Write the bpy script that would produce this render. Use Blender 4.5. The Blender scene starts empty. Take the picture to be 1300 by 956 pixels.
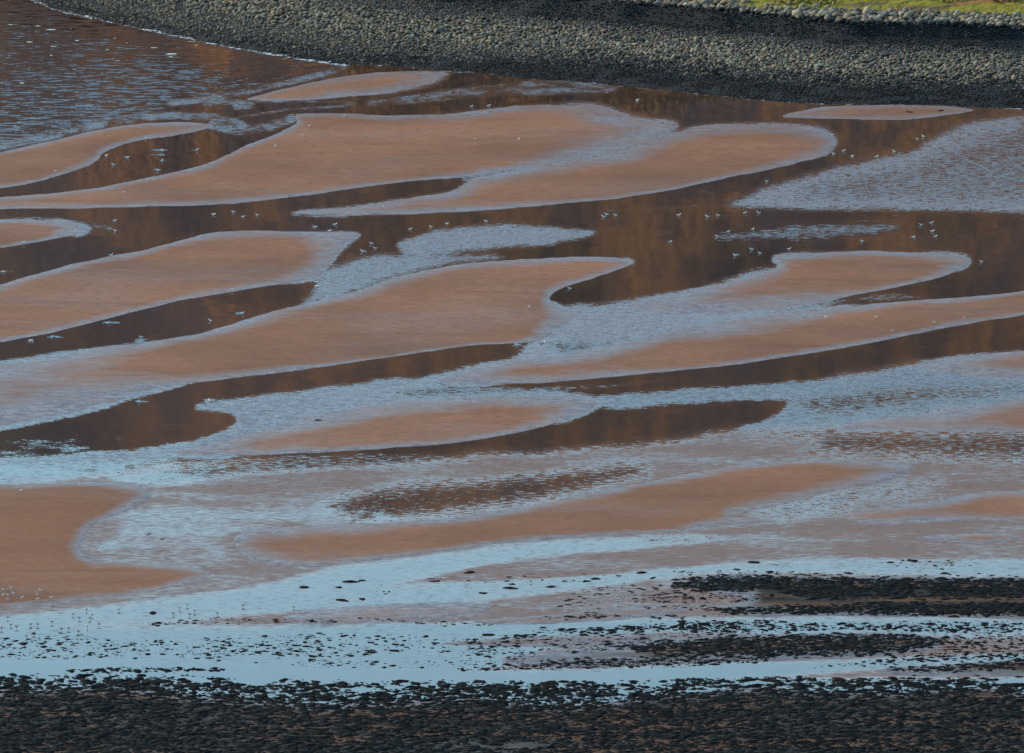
import bpy, bmesh, math, random
import numpy as np
R = math.radians
random.seed(7); rng = np.random.default_rng(7)

# ------------------------------------------------------------------ camera, sky, sun, exposure
sc = bpy.context.scene
CAM_H, PITCH, HFOV = 150.0, 13.0, 8.2
PW, PH = 1300.0, 956.0                      # size of the photograph in pixels
FPX = PW / 2 / math.tan(R(HFOV / 2))
cam_d = bpy.data.cameras.new('camera'); cam = bpy.data.objects.new('camera', cam_d)
sc.collection.objects.link(cam); sc.camera = cam
cam.location = (0, 0, CAM_H); cam.rotation_euler = (R(90 - PITCH), 0, 0)
cam_d.sensor_fit = 'HORIZONTAL'; cam_d.angle = R(HFOV); cam_d.clip_start = 1; cam_d.clip_end = 20000

SUN_EL, SUN_AZ = 27.0, 62.0                 # azimuth: degrees from +Y (away from camera) towards -X
w = bpy.data.worlds.new('World'); sc.world = w; w.use_nodes = True
nt = w.node_tree
sky = nt.nodes.new('ShaderNodeTexSky'); sky.sky_type = 'NISHITA'; sky.sun_disc = False
sky.sun_elevation = R(SUN_EL); sky.sun_rotation = R(-SUN_AZ)
sky.air_density = 1.0; sky.dust_density = 0.4; sky.ozone_density = 0.15
bg = nt.nodes['Background']; bg.inputs['Strength'].default_value = 0.15
tintn = nt.nodes.new('ShaderNodeMix'); tintn.data_type = 'RGBA'; tintn.blend_type = 'MULTIPLY'; tintn.inputs[0].default_value = 1.0
tintn.inputs[7].default_value = (0.86, 1.10, 1.02, 1)          # the photograph's cool cyan cast, the same all over the sky
nt.links.new(sky.outputs['Color'], tintn.inputs[6]); nt.links.new(tintn.outputs[2], bg.inputs['Color'])
sun_d = bpy.data.lights.new('sun', 'SUN'); sun_d.energy = 2.6; sun_d.angle = R(0.5); sun_d.color = (1.0, 0.86, 0.68)
sun = bpy.data.objects.new('sun', sun_d); sc.collection.objects.link(sun)
sun.rotation_euler = (R(90 - SUN_EL), 0, R(180 - (180 - SUN_AZ)) ); sun.location = (0, 600, 300)
from mathutils import Vector
sd = Vector((-math.sin(R(SUN_AZ)) * math.cos(R(SUN_EL)), math.cos(R(SUN_AZ)) * math.cos(R(SUN_EL)), math.sin(R(SUN_EL))))
sun.rotation_euler = sd.to_track_quat('Z', 'Y').to_euler()
vs = sc.view_settings
vs.view_transform = 'Standard'; vs.look = 'None'; vs.gamma = 1; vs.use_curve_mapping = False
vs.exposure = 1.1

# ------------------------------------------------------------------ helpers
sp_, cp_ = math.sin(R(PITCH)), math.cos(R(PITCH))
def ground(px, py, z=0.0):
    """photo pixel -> point of the level flats (height z)"""
    dx = (np.asarray(px, float) - PW / 2) / FPX; dy = (PH / 2 - np.asarray(py, float)) / FPX
    fy = cp_ + dy * sp_; fz = -sp_ + dy * cp_
    t = (z - CAM_H) / fz
    return dx * t, fy * t
def to_px(x, y, z=0.0):
    x = np.asarray(x, float); y = np.asarray(y, float); dz = np.asarray(z, float) - CAM_H
    f = y * cp_ - dz * sp_; u = y * sp_ + dz * cp_
    return PW / 2 + FPX * x / f, PH / 2 - FPX * u / f
def smooth(t):
    t = np.clip(t, 0, 1); return t * t * (3 - 2 * t)
def catmull(P, closed=True, n=4):
    P = np.asarray(P, float); N = len(P); out = []
    for i in range(N if closed else N - 1):
        g = (lambda k: P[k % N]) if closed else (lambda k: P[min(max(k, 0), N - 1)])
        p0, p1, p2, p3 = g(i - 1), g(i), g(i + 1), g(i + 2)
        for k in range(n):
            t = k / n
            out.append(p1 + 0.5 * t * (p2 - p0 + t * (2 * p0 - 5 * p1 + 4 * p2 - p3 + t * (3 * (p1 - p2) + p3 - p0))))
    if not closed: out.append(P[-1])
    return np.array(out)
def seg_dist(X, Y, P, closed=True):
    """distance to polyline P(x,y[,w]), inside test, and w interpolated at the nearest point"""
    best = np.full(X.shape, 1e18); wv = np.zeros(X.shape); ins = np.zeros(X.shape, bool)
    N = len(P)
    for i in range(N if closed else N - 1):
        a, b = P[i], P[(i + 1) % N]
        ex, ey = b[0] - a[0], b[1] - a[1]; L = ex * ex + ey * ey + 1e-12
        t = np.clip(((X - a[0]) * ex + (Y - a[1]) * ey) / L, 0, 1)
        d = (X - a[0] - t * ex) ** 2 + (Y - a[1] - t * ey) ** 2
        m = d < best; best = np.where(m, d, best)
        if P.shape[1] > 2: wv = np.where(m, a[2] + t * (b[2] - a[2]), wv)
        if closed:
            c = ((a[1] > Y) != (b[1] > Y)) & (X < ex * (Y - a[1]) / (ey if abs(ey) > 1e-12 else 1e-12) + a[0])
            ins ^= c
    return np.sqrt(best), ins, wv
_perm = rng.random((256, 256))
def vnoise(x, y):
    """smooth value noise, unit cells, 0..1"""
    x = np.asarray(x, float); y = np.asarray(y, float)
    xi = np.floor(x).astype(int); yi = np.floor(y).astype(int); fx = smooth(x - xi); fy = smooth(y - yi)
    g = lambda a, b: _perm[a & 255, b & 255]
    return (g(xi, yi) * (1 - fx) + g(xi + 1, yi) * fx) * (1 - fy) + (g(xi, yi + 1) * (1 - fx) + g(xi + 1, yi + 1) * fx) * fy
def fbm(x, y, o=4):
    s = 0; a = 0.5; n = 0
    for k in range(o):
        s = s + a * vnoise(x * 2 ** k + 17.3 * k, y * 2 ** k + 5.1 * k); n += a; a *= 0.5
    return s / n
def new_obj(name, me, parent=None, mat=None, kind=None):
    o = bpy.data.objects.new(name, me); sc.collection.objects.link(o)
    if mat is not None and me is not None: me.materials.clear(); me.materials.append(mat)
    if parent: o.parent = parent
    if kind: o['kind'] = kind
    return o
def mesh_np(name, V, F, attrs=None, smooth_shade=True):
    """V (n,3), F (m,k) all the same k"""
    me = bpy.data.meshes.new(name); V = np.asarray(V, np.float32); F = np.asarray(F, np.int32)
    m, k = F.shape
    me.vertices.add(len(V)); me.vertices.foreach_set('co', V.ravel())
    me.loops.add(m * k); me.loops.foreach_set('vertex_index', F.ravel())
    me.polygons.add(m); me.polygons.foreach_set('loop_start', np.arange(0, m * k, k, dtype=np.int32))
    me.polygons.foreach_set('use_smooth', np.full(m, smooth_shade))
    me.update(calc_edges=True)
    for an, av in (attrs or {}).items():
        a = me.attributes.new(an, 'FLOAT', 'POINT'); a.data.foreach_set('value', np.asarray(av, np.float32).ravel())
    return me
def grid_faces(nr, nc):
    i = np.arange(nr * nc).reshape(nr, nc)
    return np.stack([i[:-1, :-1], i[:-1, 1:], i[1:, 1:], i[1:, :-1]], -1).reshape(-1, 4)

# node helpers
class NT:
    def __init__(s, name):
        s.m = bpy.data.materials.new(name); s.m.use_nodes = True; s.t = s.m.node_tree
        s.b = s.t.nodes['Principled BSDF']; s.out = s.t.nodes['Material Output']
    def n(s, ty, **kw):
        nd = s.t.nodes.new('ShaderNode' + ty)
        for k, v in kw.items(): setattr(nd, k, v)
        return nd
    def l(s, a, b): s.t.links.new(a, b)
    def put(s, sock, v):
        if isinstance(v, bpy.types.NodeSocket): s.l(v, sock)
        else: sock.default_value = v
    def math(s, op, a, b=0.0, c=None, clamp=False):
        nd = s.n('Math', operation=op, use_clamp=clamp); s.put(nd.inputs[0], a); s.put(nd.inputs[1], b)
        if c is not None: s.put(nd.inputs[2], c)
        return nd.outputs[0]
    def vmath(s, op, a, b=None, scale=None):
        nd = s.n('VectorMath', operation=op); s.put(nd.inputs[0], a)
        if b is not None: s.put(nd.inputs[1], b)
        if scale is not None: s.put(nd.inputs['Scale'], scale)
        return nd.outputs[0]
    def mix(s, f, a, b):
        nd = s.n('Mix', data_type='RGBA'); s.put(nd.inputs[0], f)
        s.put(nd.inputs[6], a if not isinstance(a, tuple) else (*a, 1)); s.put(nd.inputs[7], b if not isinstance(b, tuple) else (*b, 1))
        return nd.outputs[2]
    def attr(s, name): return s.n('Attribute', attribute_name=name).outputs['Fac']
    def pos(s): return s.n('NewGeometry').outputs['Position']
    def mapr(s, v, a, b, c, d, smoothstep=True):
        nd = s.n('MapRange', interpolation_type='SMOOTHSTEP' if smoothstep else 'LINEAR'); s.put(nd.inputs[0], v)
        for i, q in enumerate((a, b, c, d)): s.put(nd.inputs[i + 1], q)
        return nd.outputs[0]
    def noise(s, scale, vec=None, detail=2.0, rough=0.5, stretch=None, color=False, off=None):
        v = vec if vec is not None else s.pos()
        if stretch is not None or off is not None:
            mp = s.n('Mapping'); s.l(v, mp.inputs['Vector'])
            if stretch: mp.inputs['Scale'].default_value = stretch
            if off: mp.inputs['Location'].default_value = off
            v = mp.outputs[0]
        nd = s.n('TexNoise'); s.l(v, nd.inputs['Vector']); nd.inputs['Scale'].default_value = scale
        nd.inputs['Detail'].default_value = detail; nd.inputs['Roughness'].default_value = rough
        return nd.outputs['Color' if color else 'Fac']
    def slopes(s, terms, lean=None):
        """a normal tilted by smooth random slopes: terms = [(scale, stretch, strength socket/value)]"""
        acc = None
        for k, (scale, st, amt) in enumerate(terms):
            c = s.noise(scale, stretch=st, color=True, detail=1.5, off=(3.1 * k, 7.7 * k, 0))
            v = s.vmath('SUBTRACT', c, (0.5, 0.5, 0.5)); v = s.vmath('MULTIPLY', v, (2.0, 2.0, 0.0))
            v = s.vmath('SCALE', v, scale=amt)
            acc = v if acc is None else s.vmath('ADD', acc, v)
        if lean is not None:          # the steeper faces of wind ripples look down the wind, out of the hills
            acc = s.vmath('ADD', acc, s.vmath('SCALE', (0.15, 1.0, 0.0), scale=lean))
        acc = s.vmath('ADD', acc, s.n('NewGeometry').outputs['Normal'])
        return s.vmath('NORMALIZE', acc)

SAND = (0.205, 0.099, 0.060); SAND_WET = (0.120, 0.066, 0.050); MURK = (0.030, 0.018, 0.015)
def mat_water():
    t = NT('estuary_water'); b = t.b
    rip, sh, foam = t.attr('ripple'), t.attr('shallow'), t.attr('foam')
    # the thin film breaks up: damp sand stands out of it in streaks and patches
    brk = t.math('ADD', t.math('MULTIPLY', t.math('SUBTRACT', t.noise(3.0, stretch=(0.22, 0.9, 1), detail=4, rough=0.65, off=(5, 1, 0)), 0.5), 0.95), t.math('MULTIPLY', t.math('SUBTRACT', t.noise(0.25, stretch=(0.25, 0.8, 1), detail=4, off=(1, 8, 0)), 0.5), 0.9))
    sh = t.math('SUBTRACT', sh, t.math('MULTIPLY', t.math('ADD', brk, 0.06), t.mapr(sh, 0.5, 0.7, 0.0, 1.0)))
    fine = t.noise(3.3, stretch=(0.30, 1.0, 1), detail=4, rough=0.6)
    coarse = t.noise(1.5, stretch=(0.26, 0.8, 1), detail=3)
    open_ = t.mapr(sh, 0.0, 0.12, 1.0, 0.0)
    streak = t.math('ADD', t.math('MULTIPLY', coarse, open_), t.math('MULTIPLY', fine, t.math('SUBTRACT', 1.0, open_)))
    gust = t.noise(0.06, stretch=(1, 0.5, 1), detail=2)
    r = t.math('ADD', rip, t.math('MULTIPLY', t.math('SUBTRACT', streak, 0.5), 2.1))
    r = t.mapr(r, t.math('ADD', 0.22, t.math('MULTIPLY', open_, 0.20)), t.math('SUBTRACT', 1.0, t.math('MULTIPLY', open_, 0.14)), 0.0, 1.0)
    r = t.math('MULTIPLY', r, t.mapr(rip, 0.0, 0.25, 0.0, 1.0))
    r = t.math('MULTIPLY', r, t.mapr(gust, 0.3, 0.7, 0.8, 1.1))
    nrm = t.slopes([(2.6, (0.45, 1.0, 1), t.math('MULTIPLY', r, t.mapr(open_, 0, 1, 0.22, 0.15))),
                    (8.0, (0.6, 1.0, 1), t.math('ADD', t.math('MULTIPLY', r, t.mapr(open_, 0, 1, 0.26, 0.14)), 0.006)),
                    (1.2, (0.4, 1, 1), t.math('ADD', t.math('MULTIPLY', open_, t.math('MULTIPLY', t.mapr(rip, 0.2, 0.5, 0, 1), 0.09)), 0.003)), (0.35, (1, 1, 1), 0.006)], t.math('MULTIPLY', r, t.mapr(open_, 0, 1, -0.15, -0.12)))
    t.l(nrm, b.inputs['Normal'])
    fn = t.noise(1.4, stretch=(0.5, 1, 1), detail=4)
    fo = t.mapr(t.math('ADD', foam, t.math('MULTIPLY', t.math('SUBTRACT', fn, 0.5), 1.2)), 0.45, 0.75, 0.0, 1.0)
    fo = t.math('MULTIPLY', fo, t.mapr(foam, 0.0, 0.2, 0, 1))
    col = t.mix(t.mapr(sh, 0.0, 0.5, 0.0, 1.0, False), MURK, SAND_WET)
    col = t.mix(t.mapr(sh, 0.5, 0.75, 0, 1, False), col, (0.135, 0.066, 0.042))
    col = t.mix(fo, col, (0.62, 0.66, 0.70)); t.l(col, b.inputs['Base Color'])
    t.l(t.math('ADD', t.math('MULTIPLY', r, 0.06), t.math('ADD', t.math('MULTIPLY', fo, 0.5), t.mapr(sh, 0.55, 0.8, 0.015, 0.22))), b.inputs['Roughness'])
    t.l(t.math('ADD', t.mapr(sh, 0.5, 0.8, 1.58, 1.17, False), t.math('MULTIPLY', r, t.math('MULTIPLY', t.mapr(sh, 0.5, 0.8, 0.42, 0.22, False), t.math('MULTIPLY', t.mapr(open_, 0, 1, 1.0, 0.15), t.mapr(rip, 0.45, 0.8, 0.0, 1.0))))), b.inputs['IOR'])
    return t.m
def mat_sand():
    t = NT('wet_sand'); b = t.b
    wet = t.attr('wet'); tone = t.attr('tone')
    st = t.noise(0.9, stretch=(0.25, 0.75, 1), detail=3)
    fine_ = t.noise(2.0, stretch=(0.4, 1, 1), detail=3)
    wf = t.mapr(t.math('ADD', wet, t.math('MULTIPLY', t.math('SUBTRACT', st, 0.5), 0.8)), 0.0, 0.95, 0.0, 1.0)
    wf = t.math('MULTIPLY', wf, t.mapr(wet, 0.0, 0.2, 0.0, 1.0))
    damp = t.math('MULTIPLY', t.mapr(t.noise(0.16, stretch=(0.22, 0.6, 1), detail=3, off=(11, 5, 0)), 0.45, 0.72, 0, 1), t.mapr(fine_, 0.3, 0.7, 0.08, 0.30))
    wf = t.math('MULTIPLY', wf, t.mapr(t.noise(0.35, stretch=(0.3, 0.6, 1), detail=3, off=(2, 9, 0)), 0.35, 0.65, 0.75, 1.05))
    wf = t.math('MAXIMUM', wf, damp)
    band = t.noise(0.10, stretch=(0.35, 0.55, 1), detail=4, rough=0.6)
    fine = t.noise(2.2, stretch=(0.5, 1.0, 1), detail=3)
    col = t.mix(t.mapr(band, 0.3, 0.7, 0, 1), tuple(0.72 * c for c in SAND), tuple(1.16 * c for c in SAND))
    col = t.mix(t.mapr(fine, 0.4, 0.65, 0, 0.4), col, (0.135, 0.070, 0.046))
    col = t.mix(t.mapr(tone, 0, 1, 0, 1, False), col, (0.150, 0.066, 0.032))
    rill = t.noise(0.42, stretch=(0.10, 0.9, 1), detail=4, rough=0.65)
    col = t.mix(t.mapr(rill, 0.54, 0.68, 0, 0.32), col, (0.085, 0.043, 0.028))
    mud = t.math('MULTIPLY', t.mapr(tone, 1.0, 2.0, 0, 1, False), t.mapr(t.noise(0.5, stretch=(0.12, 0.7, 1), detail=4), 0.45, 0.6, 1, 0.55))
    col = t.mix(mud, col, (0.020, 0.018, 0.015))
    col = t.mix(t.math('MULTIPLY', wf, 0.8), col, SAND_WET); t.l(col, b.inputs['Base Color'])
    t.l(t.mapr(wf, 0, 1, 0.62, 0.20, False), b.inputs['Roughness'])
    t.l(t.mapr(wf, 0, 1, 1.14, 1.95, False), b.inputs['IOR'])
    t.l(t.slopes([(2.2, (0.5, 1, 1), t.mapr(wf, 0, 1, 0.10, 0.24)), (7.0, (0.6, 1, 1), t.mapr(wf, 0, 1, 0.12, 0.20))], t.math('MULTIPLY', wf, -0.17)), b.inputs['Normal'])
    return t.m
def mat_stone(name='shore_stone'):
    t = NT(name); b = t.b
    tint, weed = t.attr('tint'), t.attr('weed')
    nz = t.noise(2.5, detail=4)
    v = t.math('ADD', t.math('MULTIPLY', tint, 0.75), t.math('MULTIPLY', nz, 0.35))
    r = t.n('ValToRGB'); t.l(v, r.inputs[0]); e = r.color_ramp.elements
    e[0].position = 0.1; e[0].color = (0.055, 0.058, 0.062, 1); e[1].position = 0.95; e[1].color = (0.27, 0.25, 0.19, 1)
    for p_, c_ in ((0.35, (0.105, 0.10, 0.095, 1)), (0.42, (0.13, 0.092, 0.075, 1)), (0.5, (0.145, 0.135, 0.11, 1)), (0.65, (0.185, 0.165, 0.12, 1)), (0.78, (0.225, 0.21, 0.16, 1))):
        x = e.new(p_); x.color = c_
    hs = t.mix(t.mapr(t.noise(0.9, detail=2), 0.35, 0.65, 0, 1), (1.0, 0.98, 1.0), (1.12, 0.92, 0.72))
    mm = t.n('Mix', data_type='RGBA', blend_type='MULTIPLY'); mm.inputs[0].default_value = 1.0; t.l(r.outputs[0], mm.inputs[6]); t.l(hs, mm.inputs[7])
    weed_shade = t.mapr(t.math('ADD', weed, t.math('MULTIPLY', t.math('SUBTRACT', t.noise(0.5, detail=3), 0.5), 0.5)), 0.35, 0.65, 0, 1)  # weed attribute carries shore weed and also shade painted into the stones
    col = t.mix(weed_shade, mm.outputs[2], (0.011, 0.013, 0.015)); t.l(col, b.inputs['Base Color'])
    b.inputs['Roughness'].default_value = 0.8; b.inputs['IOR'].default_value = 1.25
    bp = t.n('Bump'); bp.inputs['Strength'].default_value = 0.5; bp.inputs['Distance'].default_value = 0.08
    t.l(t.noise(6, detail=4), bp.inputs['Height']); t.l(bp.outputs[0], b.inputs['Normal'])
    return t.m
def mat_weed():
    t = NT('dark_seaweed'); b = t.b
    nz = t.noise(1.1, detail=4)
    r = t.n('ValToRGB'); t.l(nz, r.inputs[0]); e = r.color_ramp.elements
    e[0].position = 0.35; e[0].color = (0.0035, 0.006, 0.008, 1); e[1].position = 0.9; e[1].color = (0.014, 0.012, 0.009, 1)
    t.l(r.outputs[0], b.inputs['Base Color']); b.inputs['Roughness'].default_value = 0.7; b.inputs['IOR'].default_value = 1.12
    bp = t.n('Bump'); bp.inputs['Strength'].default_value = 0.6; bp.inputs['Distance'].default_value = 0.05
    t.l(t.noise(9, detail=4), bp.inputs['Height']); t.l(bp.outputs[0], b.inputs['Normal'])
    return t.m
def mat_hill():
    t = NT('autumn_hillside'); b = t.b
    a = t.noise(0.075, stretch=(1.0, 0.16, 0.16), detail=5, rough=0.6)
    c = t.noise(0.30, stretch=(1.0, 0.22, 0.22), detail=4, off=(40, 0, 0))
    g = t.noise(0.35, detail=5)
    r = t.n('ValToRGB'); t.l(t.math('ADD', t.math('MULTIPLY', a, 0.65), t.math('MULTIPLY', c, 0.35)), r.inputs[0]); e = r.color_ramp.elements
    e[0].position = 0.30; e[0].color = (0.042, 0.040, 0.050, 1); e[1].position = 0.72; e[1].color = (0.12, 0.088, 0.04, 1)
    for p_, c_ in ((0.42, (0.075, 0.046, 0.046, 1)), (0.48, (0.120, 0.060, 0.042, 1)), (0.55, (0.27, 0.108, 0.040, 1)), (0.63, (0.13, 0.066, 0.045, 1))):
        x = e.new(p_); x.color = c_
    low = t.n('SeparateXYZ'); t.l(t.pos(), low.inputs[0])
    heather = t.mapr(t.math('ADD', low.outputs[0], t.math('MULTIPLY', t.noise(0.03, detail=3), 60.0)), -65.0, 25.0, 0.9, 0.0)
    col = t.mix(heather, r.outputs[0], t.mix(t.mapr(low.outputs[0], -95.0, -60.0, 0, 1), t.mix(c, (0.075, 0.070, 0.052), (0.13, 0.12, 0.085)), t.mix(c, (0.062, 0.040, 0.042), (0.105, 0.066, 0.062))))
    col = t.mix(t.mapr(g, 0.55, 0.75, 0, 0.6), col, (0.03, 0.026, 0.024))
    gm = t.math('MULTIPLY', t.mapr(low.outputs[2], 5.2, 6.6, 1.0, 0.0), t.mapr(t.noise(0.25, stretch=(0.5, 1.6, 1), detail=3), 0.40, 0.52, 0.25, 1))
    gm = t.math('MULTIPLY', gm, t.mapr(low.outputs[0], -25.0, 10.0, 0.0, 1.0))
    col = t.mix(gm, col, (0.17, 0.15, 0.02)); t.l(col, b.inputs['Base Color'])
    b.inputs['Roughness'].default_value = 0.95; b.inputs['IOR'].default_value = 1.2
    bp = t.n('Bump'); bp.inputs['Strength'].default_value = 0.8; bp.inputs['Distance'].default_value = 1.2
    t.l(t.noise(0.6, detail=5), bp.inputs['Height']); t.l(bp.outputs[0], b.inputs['Normal'])
    return t.m
def mat_plain(name, col, rough=0.7, vary=0.25):
    t = NT(name); nz = t.noise(4.0, detail=3)
    t.l(t.mix(nz, tuple(c * (1 - vary) for c in col), tuple(min(1, c * (1 + vary)) for c in col)), t.b.inputs['Base Color'])
    t.b.inputs['Roughness'].default_value = rough
    return t.m
M_WATER, M_SAND, M_STONE, M_WEED, M_HILL = mat_water(), mat_sand(), mat_stone(), mat_weed(), mat_hill()
M_BED = mat_plain('sea_bed', (0.08, 0.05, 0.035), 0.9)
M_NEAR = mat_plain('headland_turf', (0.035, 0.035, 0.02), 0.95, 0.5)
M_WHITE = mat_plain('gull_white', (0.80, 0.80, 0.74), 0.6, 0.05)
M_GREY = mat_plain('gull_grey', (0.42, 0.45, 0.48), 0.6, 0.08)
M_BLACK = mat_plain('gull_black', (0.02, 0.02, 0.02), 0.6)
M_BILL = mat_plain('gull_bill', (0.55, 0.25, 0.05), 0.5)
M_BROWN = mat_plain('wader_brown', (0.075, 0.058, 0.045), 0.7)
M_PALE = mat_plain('wader_belly', (0.42, 0.36, 0.28), 0.7)
M_GRASS = mat_plain('yellow_grass', (0.21, 0.185, 0.025), 0.8, 0.4)
M_BRACK = mat_plain('brown_bracken', (0.22, 0.105, 0.035), 0.85, 0.45)

# ------------------------------------------------------------------ sandbanks: outline in photo pixels, third value = width of the wet margin
BANKS = [
 (0, [(313,127,3),(340,118,3),(380,108,4),(435,97,5),(480,92,6),(530,90,6),(568,93,16),(542,107,22),(515,113,14),(481,120,8),(430,124,6),(372,128,4)]),
 (0, [(-150,225,3),(0,193,3),(68,178,3),(118,166,4),(169,158,5),(220,155,5),(257,156,6),(272,160,7),(257,165,4),(217,173,3),(179,178,3),(152,185,4),(132,194,6),(122,205,6),(95,217,5),(51,230,4),(0,239,4),(-150,258,4)]),
 (0, [(-150,266,4),(0,250,4),(68,245,5),(135,236,5),(203,222,5),(254,210,6),(288,196,6),(321,181,6),(355,168,5),(376,156,6),(374,147,6),(386,144,5),(440,144,5),(481,146,6),(565,145,9),(616,139,9),(667,134,9),(718,133,10),(751,134,22),(775,139,40),(789,145,50),(819,152,50),(858,157,40),(846,169,35),(806,184,30),(768,195,20),(718,205,13),(667,213,9),(619,220,7),(592,225,5),(548,228,4),(481,235,4),(430,242,4),(382,249,4),(288,259,4),(203,262,4),(101,265,4),(0,266,4),(-150,272,4)]),
 (0, [(372,271,10),(430,266,16),(481,259,12),(531,250,9),(572,244,10),(592,234,14),(606,225,16),(640,219,16),(684,211,15),(735,202,14),(775,195,14),(806,187,16),(829,178,18),(870,166,14),(894,160,11),(945,157,10),(995,157,11),(1029,161,14),(1049,167,17),(1060,179,18),(1053,193,13),(1029,203,8),(978,215,5),(928,225,5),(860,240,4),(819,247,4),(768,254,4),(701,260,4),(633,266,5),(565,270,6),(498,272,9),(430,273,10)]),
 (0, [(-150,278,6),(0,278,6),(51,278,6),(82,281,14),(112,290,16),(95,299,10),(68,304,4),(27,311,3),(0,315,3),(-150,338,3)]),
 (0, [(-150,398,7),(0,361,7),(41,349,7),(85,337,6),(135,326,6),(186,316,6),(230,305,6),(271,295,6),(305,293,6),(355,293,6),(406,294,8),(440,296,12),(456,298,12),(440,309,18),(425,325,24),(412,342,26),(399,355,14),(338,363,6),(298,370,5),(237,380,4),(186,392,4),(135,405,4),(68,422,4),(17,432,4),(0,435,4),(-150,456,4)]),
 (0.1, [(-150,478,42),(0,463,42),(68,453,23.8),(135,442,11.2),(203,432,7.7),(257,422,7),(298,410,7.7),(338,398,8.4),(389,385,8.4),(430,375,8.4),(464,366,9.8),(498,354,10.5),(542,343,9.1),(582,336,7.7),(633,331,6.3),(701,327,5.6),(768,326,7),(804,331,11.2),(789,341,6.3),(755,353,4.9),(721,363,5.6),(702,373,6.3),(699,381,8.4),(716,392,18.2),(730,402,28),(714,412,28),(700,422,19.6),(687,432,8.4),(650,436,2.8),(599,439,2.8),(548,446,2.8),(498,453,2.8),(430,463,3.5),(389,469,4.9),(338,475,6.3),(288,481,7),(237,488,8.4),(190,497,15.4),(162,503,25.2),(135,513,42),(85,525,49),(0,541,49),(-150,562,49)]),
 (0, [(800,386,40),(860,374,20),(911,361,9),(961,349,8),(988,338,10),(984,327,14),(1029,321,9),(1097,319,8),(1148,320,8),(1198,322,12),(1225,327,18),(1229,336,14),(1212,346,8),(1181,356,5),(1131,366,4),(1080,376,5),(1039,385,8),(995,391,16),(928,397,25),(860,398,30)]),
 (0, [(1450,345,6),(1300,369,5),(1232,376,5),(1165,381,6),(1097,387,9),(1046,391,14),(978,399,18),(928,408,18),(860,417,18),(819,429,18),(768,441,18),(718,451,14),(667,456,12),(616,464,16),(575,475,30),(562,483,34),(599,488,14),(667,487,7),(735,482,6),(802,476,5),(870,470,4),(928,464,4),(995,454,4),(1046,446,4),(1097,437,4),(1148,427,4),(1198,417,4),(1249,408,4),(1300,400,4),(1450,374,4)]),
 (0.05, [(220,574,30),(288,560,24),(321,550,18),(372,536,18),(406,529,18),(430,523,18),(481,513,15),(548,507,12),(633,502,12),(701,502,16),(740,505,26),(760,512,34),(735,525,22),(701,538,8),(650,551,6),(582,562,5),(498,569,5),(430,573,5),(389,575,5),(305,578,8)]),
 (0, [(1165,465,24),(1232,453,12),(1300,444,8),(1450,424,8),(1450,486,14),(1300,481,18),(1232,476,20),(1181,471,22)]),
 (0, [(1063,542,26),(1131,530,20),(1198,525,16),(1249,517,16),(1300,503,14),(1450,475,14),(1450,552,5),(1300,549,5),(1198,548,6),(1131,546,10)]),
 (0.15, [(296,690,14),(312,674,14),(372,668,10),(440,666,11),(498,663,8.8),(565,658,8.8),(616,651,8.2),(667,643,8.2),(718,631,7.7),(768,621,7.7),(819,612,8.2),(860,604,8.8),(928,592,7.7),(995,585,6.6),(1063,583,6.6),(1131,586,9.9),(1160,595,14.3),(1131,610,13.2),(1063,622,8.8),(1012,635,7.7),(961,648,7.7),(925,657,6.6),(985,661,12.1),(911,668,6.6),(860,675,4.4),(802,678,3.9),(735,683,3.9),(667,688,3.9),(599,695,3.9),(531,704,4.4),(430,716,5.5),(372,720,8),(318,710,14)]),
 (0.1, [(1080,648,15.6),(1165,638,10.4),(1232,627,8.5),(1300,622,7.8),(1450,610,7.8),(1450,656,3.9),(1300,660,3.9),(1232,661,5.2),(1165,664,9.1),(1097,666,14.3)]),
 (0.45, [(-150,600,6),(0,614,5),(85,612,5),(152,612,8),(190,620,15),(183,638,12),(152,653,8),(118,668,6),(106,682,8),(104,698,10),(118,709,7),(169,714,5),(237,719,7),(266,728,12),(250,738,6),(203,749,4.5),(152,758,4),(85,766,5),(0,774,5),(-150,786,5)]),
 (0.1, [(360,782,18),(430,773,12),(500,769,12),(570,767,14),(620,770,20),(600,784,16),(500,790,10),(430,793,10),(385,791,16)]),
 (0.1, [(1160,683,7),(1232,677,5),(1290,678,6),(1286,687,5),(1232,691,5)]),
 (0, [(992,148,5),(1036,137,4.5),(1080,134,3.5),(1148,133,3),(1198,134,3.5),(1238,140,6),(1198,147,4),(1154,152,4),(1097,152,4.5),(1046,151,5)]),
 (2.0, [(880,738,8),(930,729,8),(1000,731,6),(1150,733,5),(1300,733,5),(1450,733,5),(1450,785,5),(1200,784,6),(1050,782,8),(960,783,10),(915,774,12),(950,760,12),(905,752,12)]),
 (1.9, [(640,838,16),(760,820,10),(900,808,8),(1080,803,8),(1180,808,10),(1190,824,10),(1080,836,10),(860,842,10),(720,848,14)]),
 (0.9, [(600,787,10),(700,780,8),(790,770,8),(855,766,8),(866,778,6),(760,789,6),(640,794,8)]),
 (1.2, [(560,816,8),(700,807,8),(860,803,6),(960,806,6),(840,814,6),(660,822,8)]),
 (1.9, [(1110,850,8),(1200,844,6),(1300,837,6),(1450,832,6),(1450,862,6),(1250,858,8),(1150,858,8)]),
 (2.0, [(-200,884,6),(0,878,6),(140,872,6),(260,884,6),(420,894,6),(600,886,6),(700,896,6),(840,884,6),(960,872,6),(1100,880,6),(1240,872,6),(1330,882,6),(1500,876,5),(1500,1010,4),(600,1010,4),(-200,1010,4)]),
]
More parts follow.
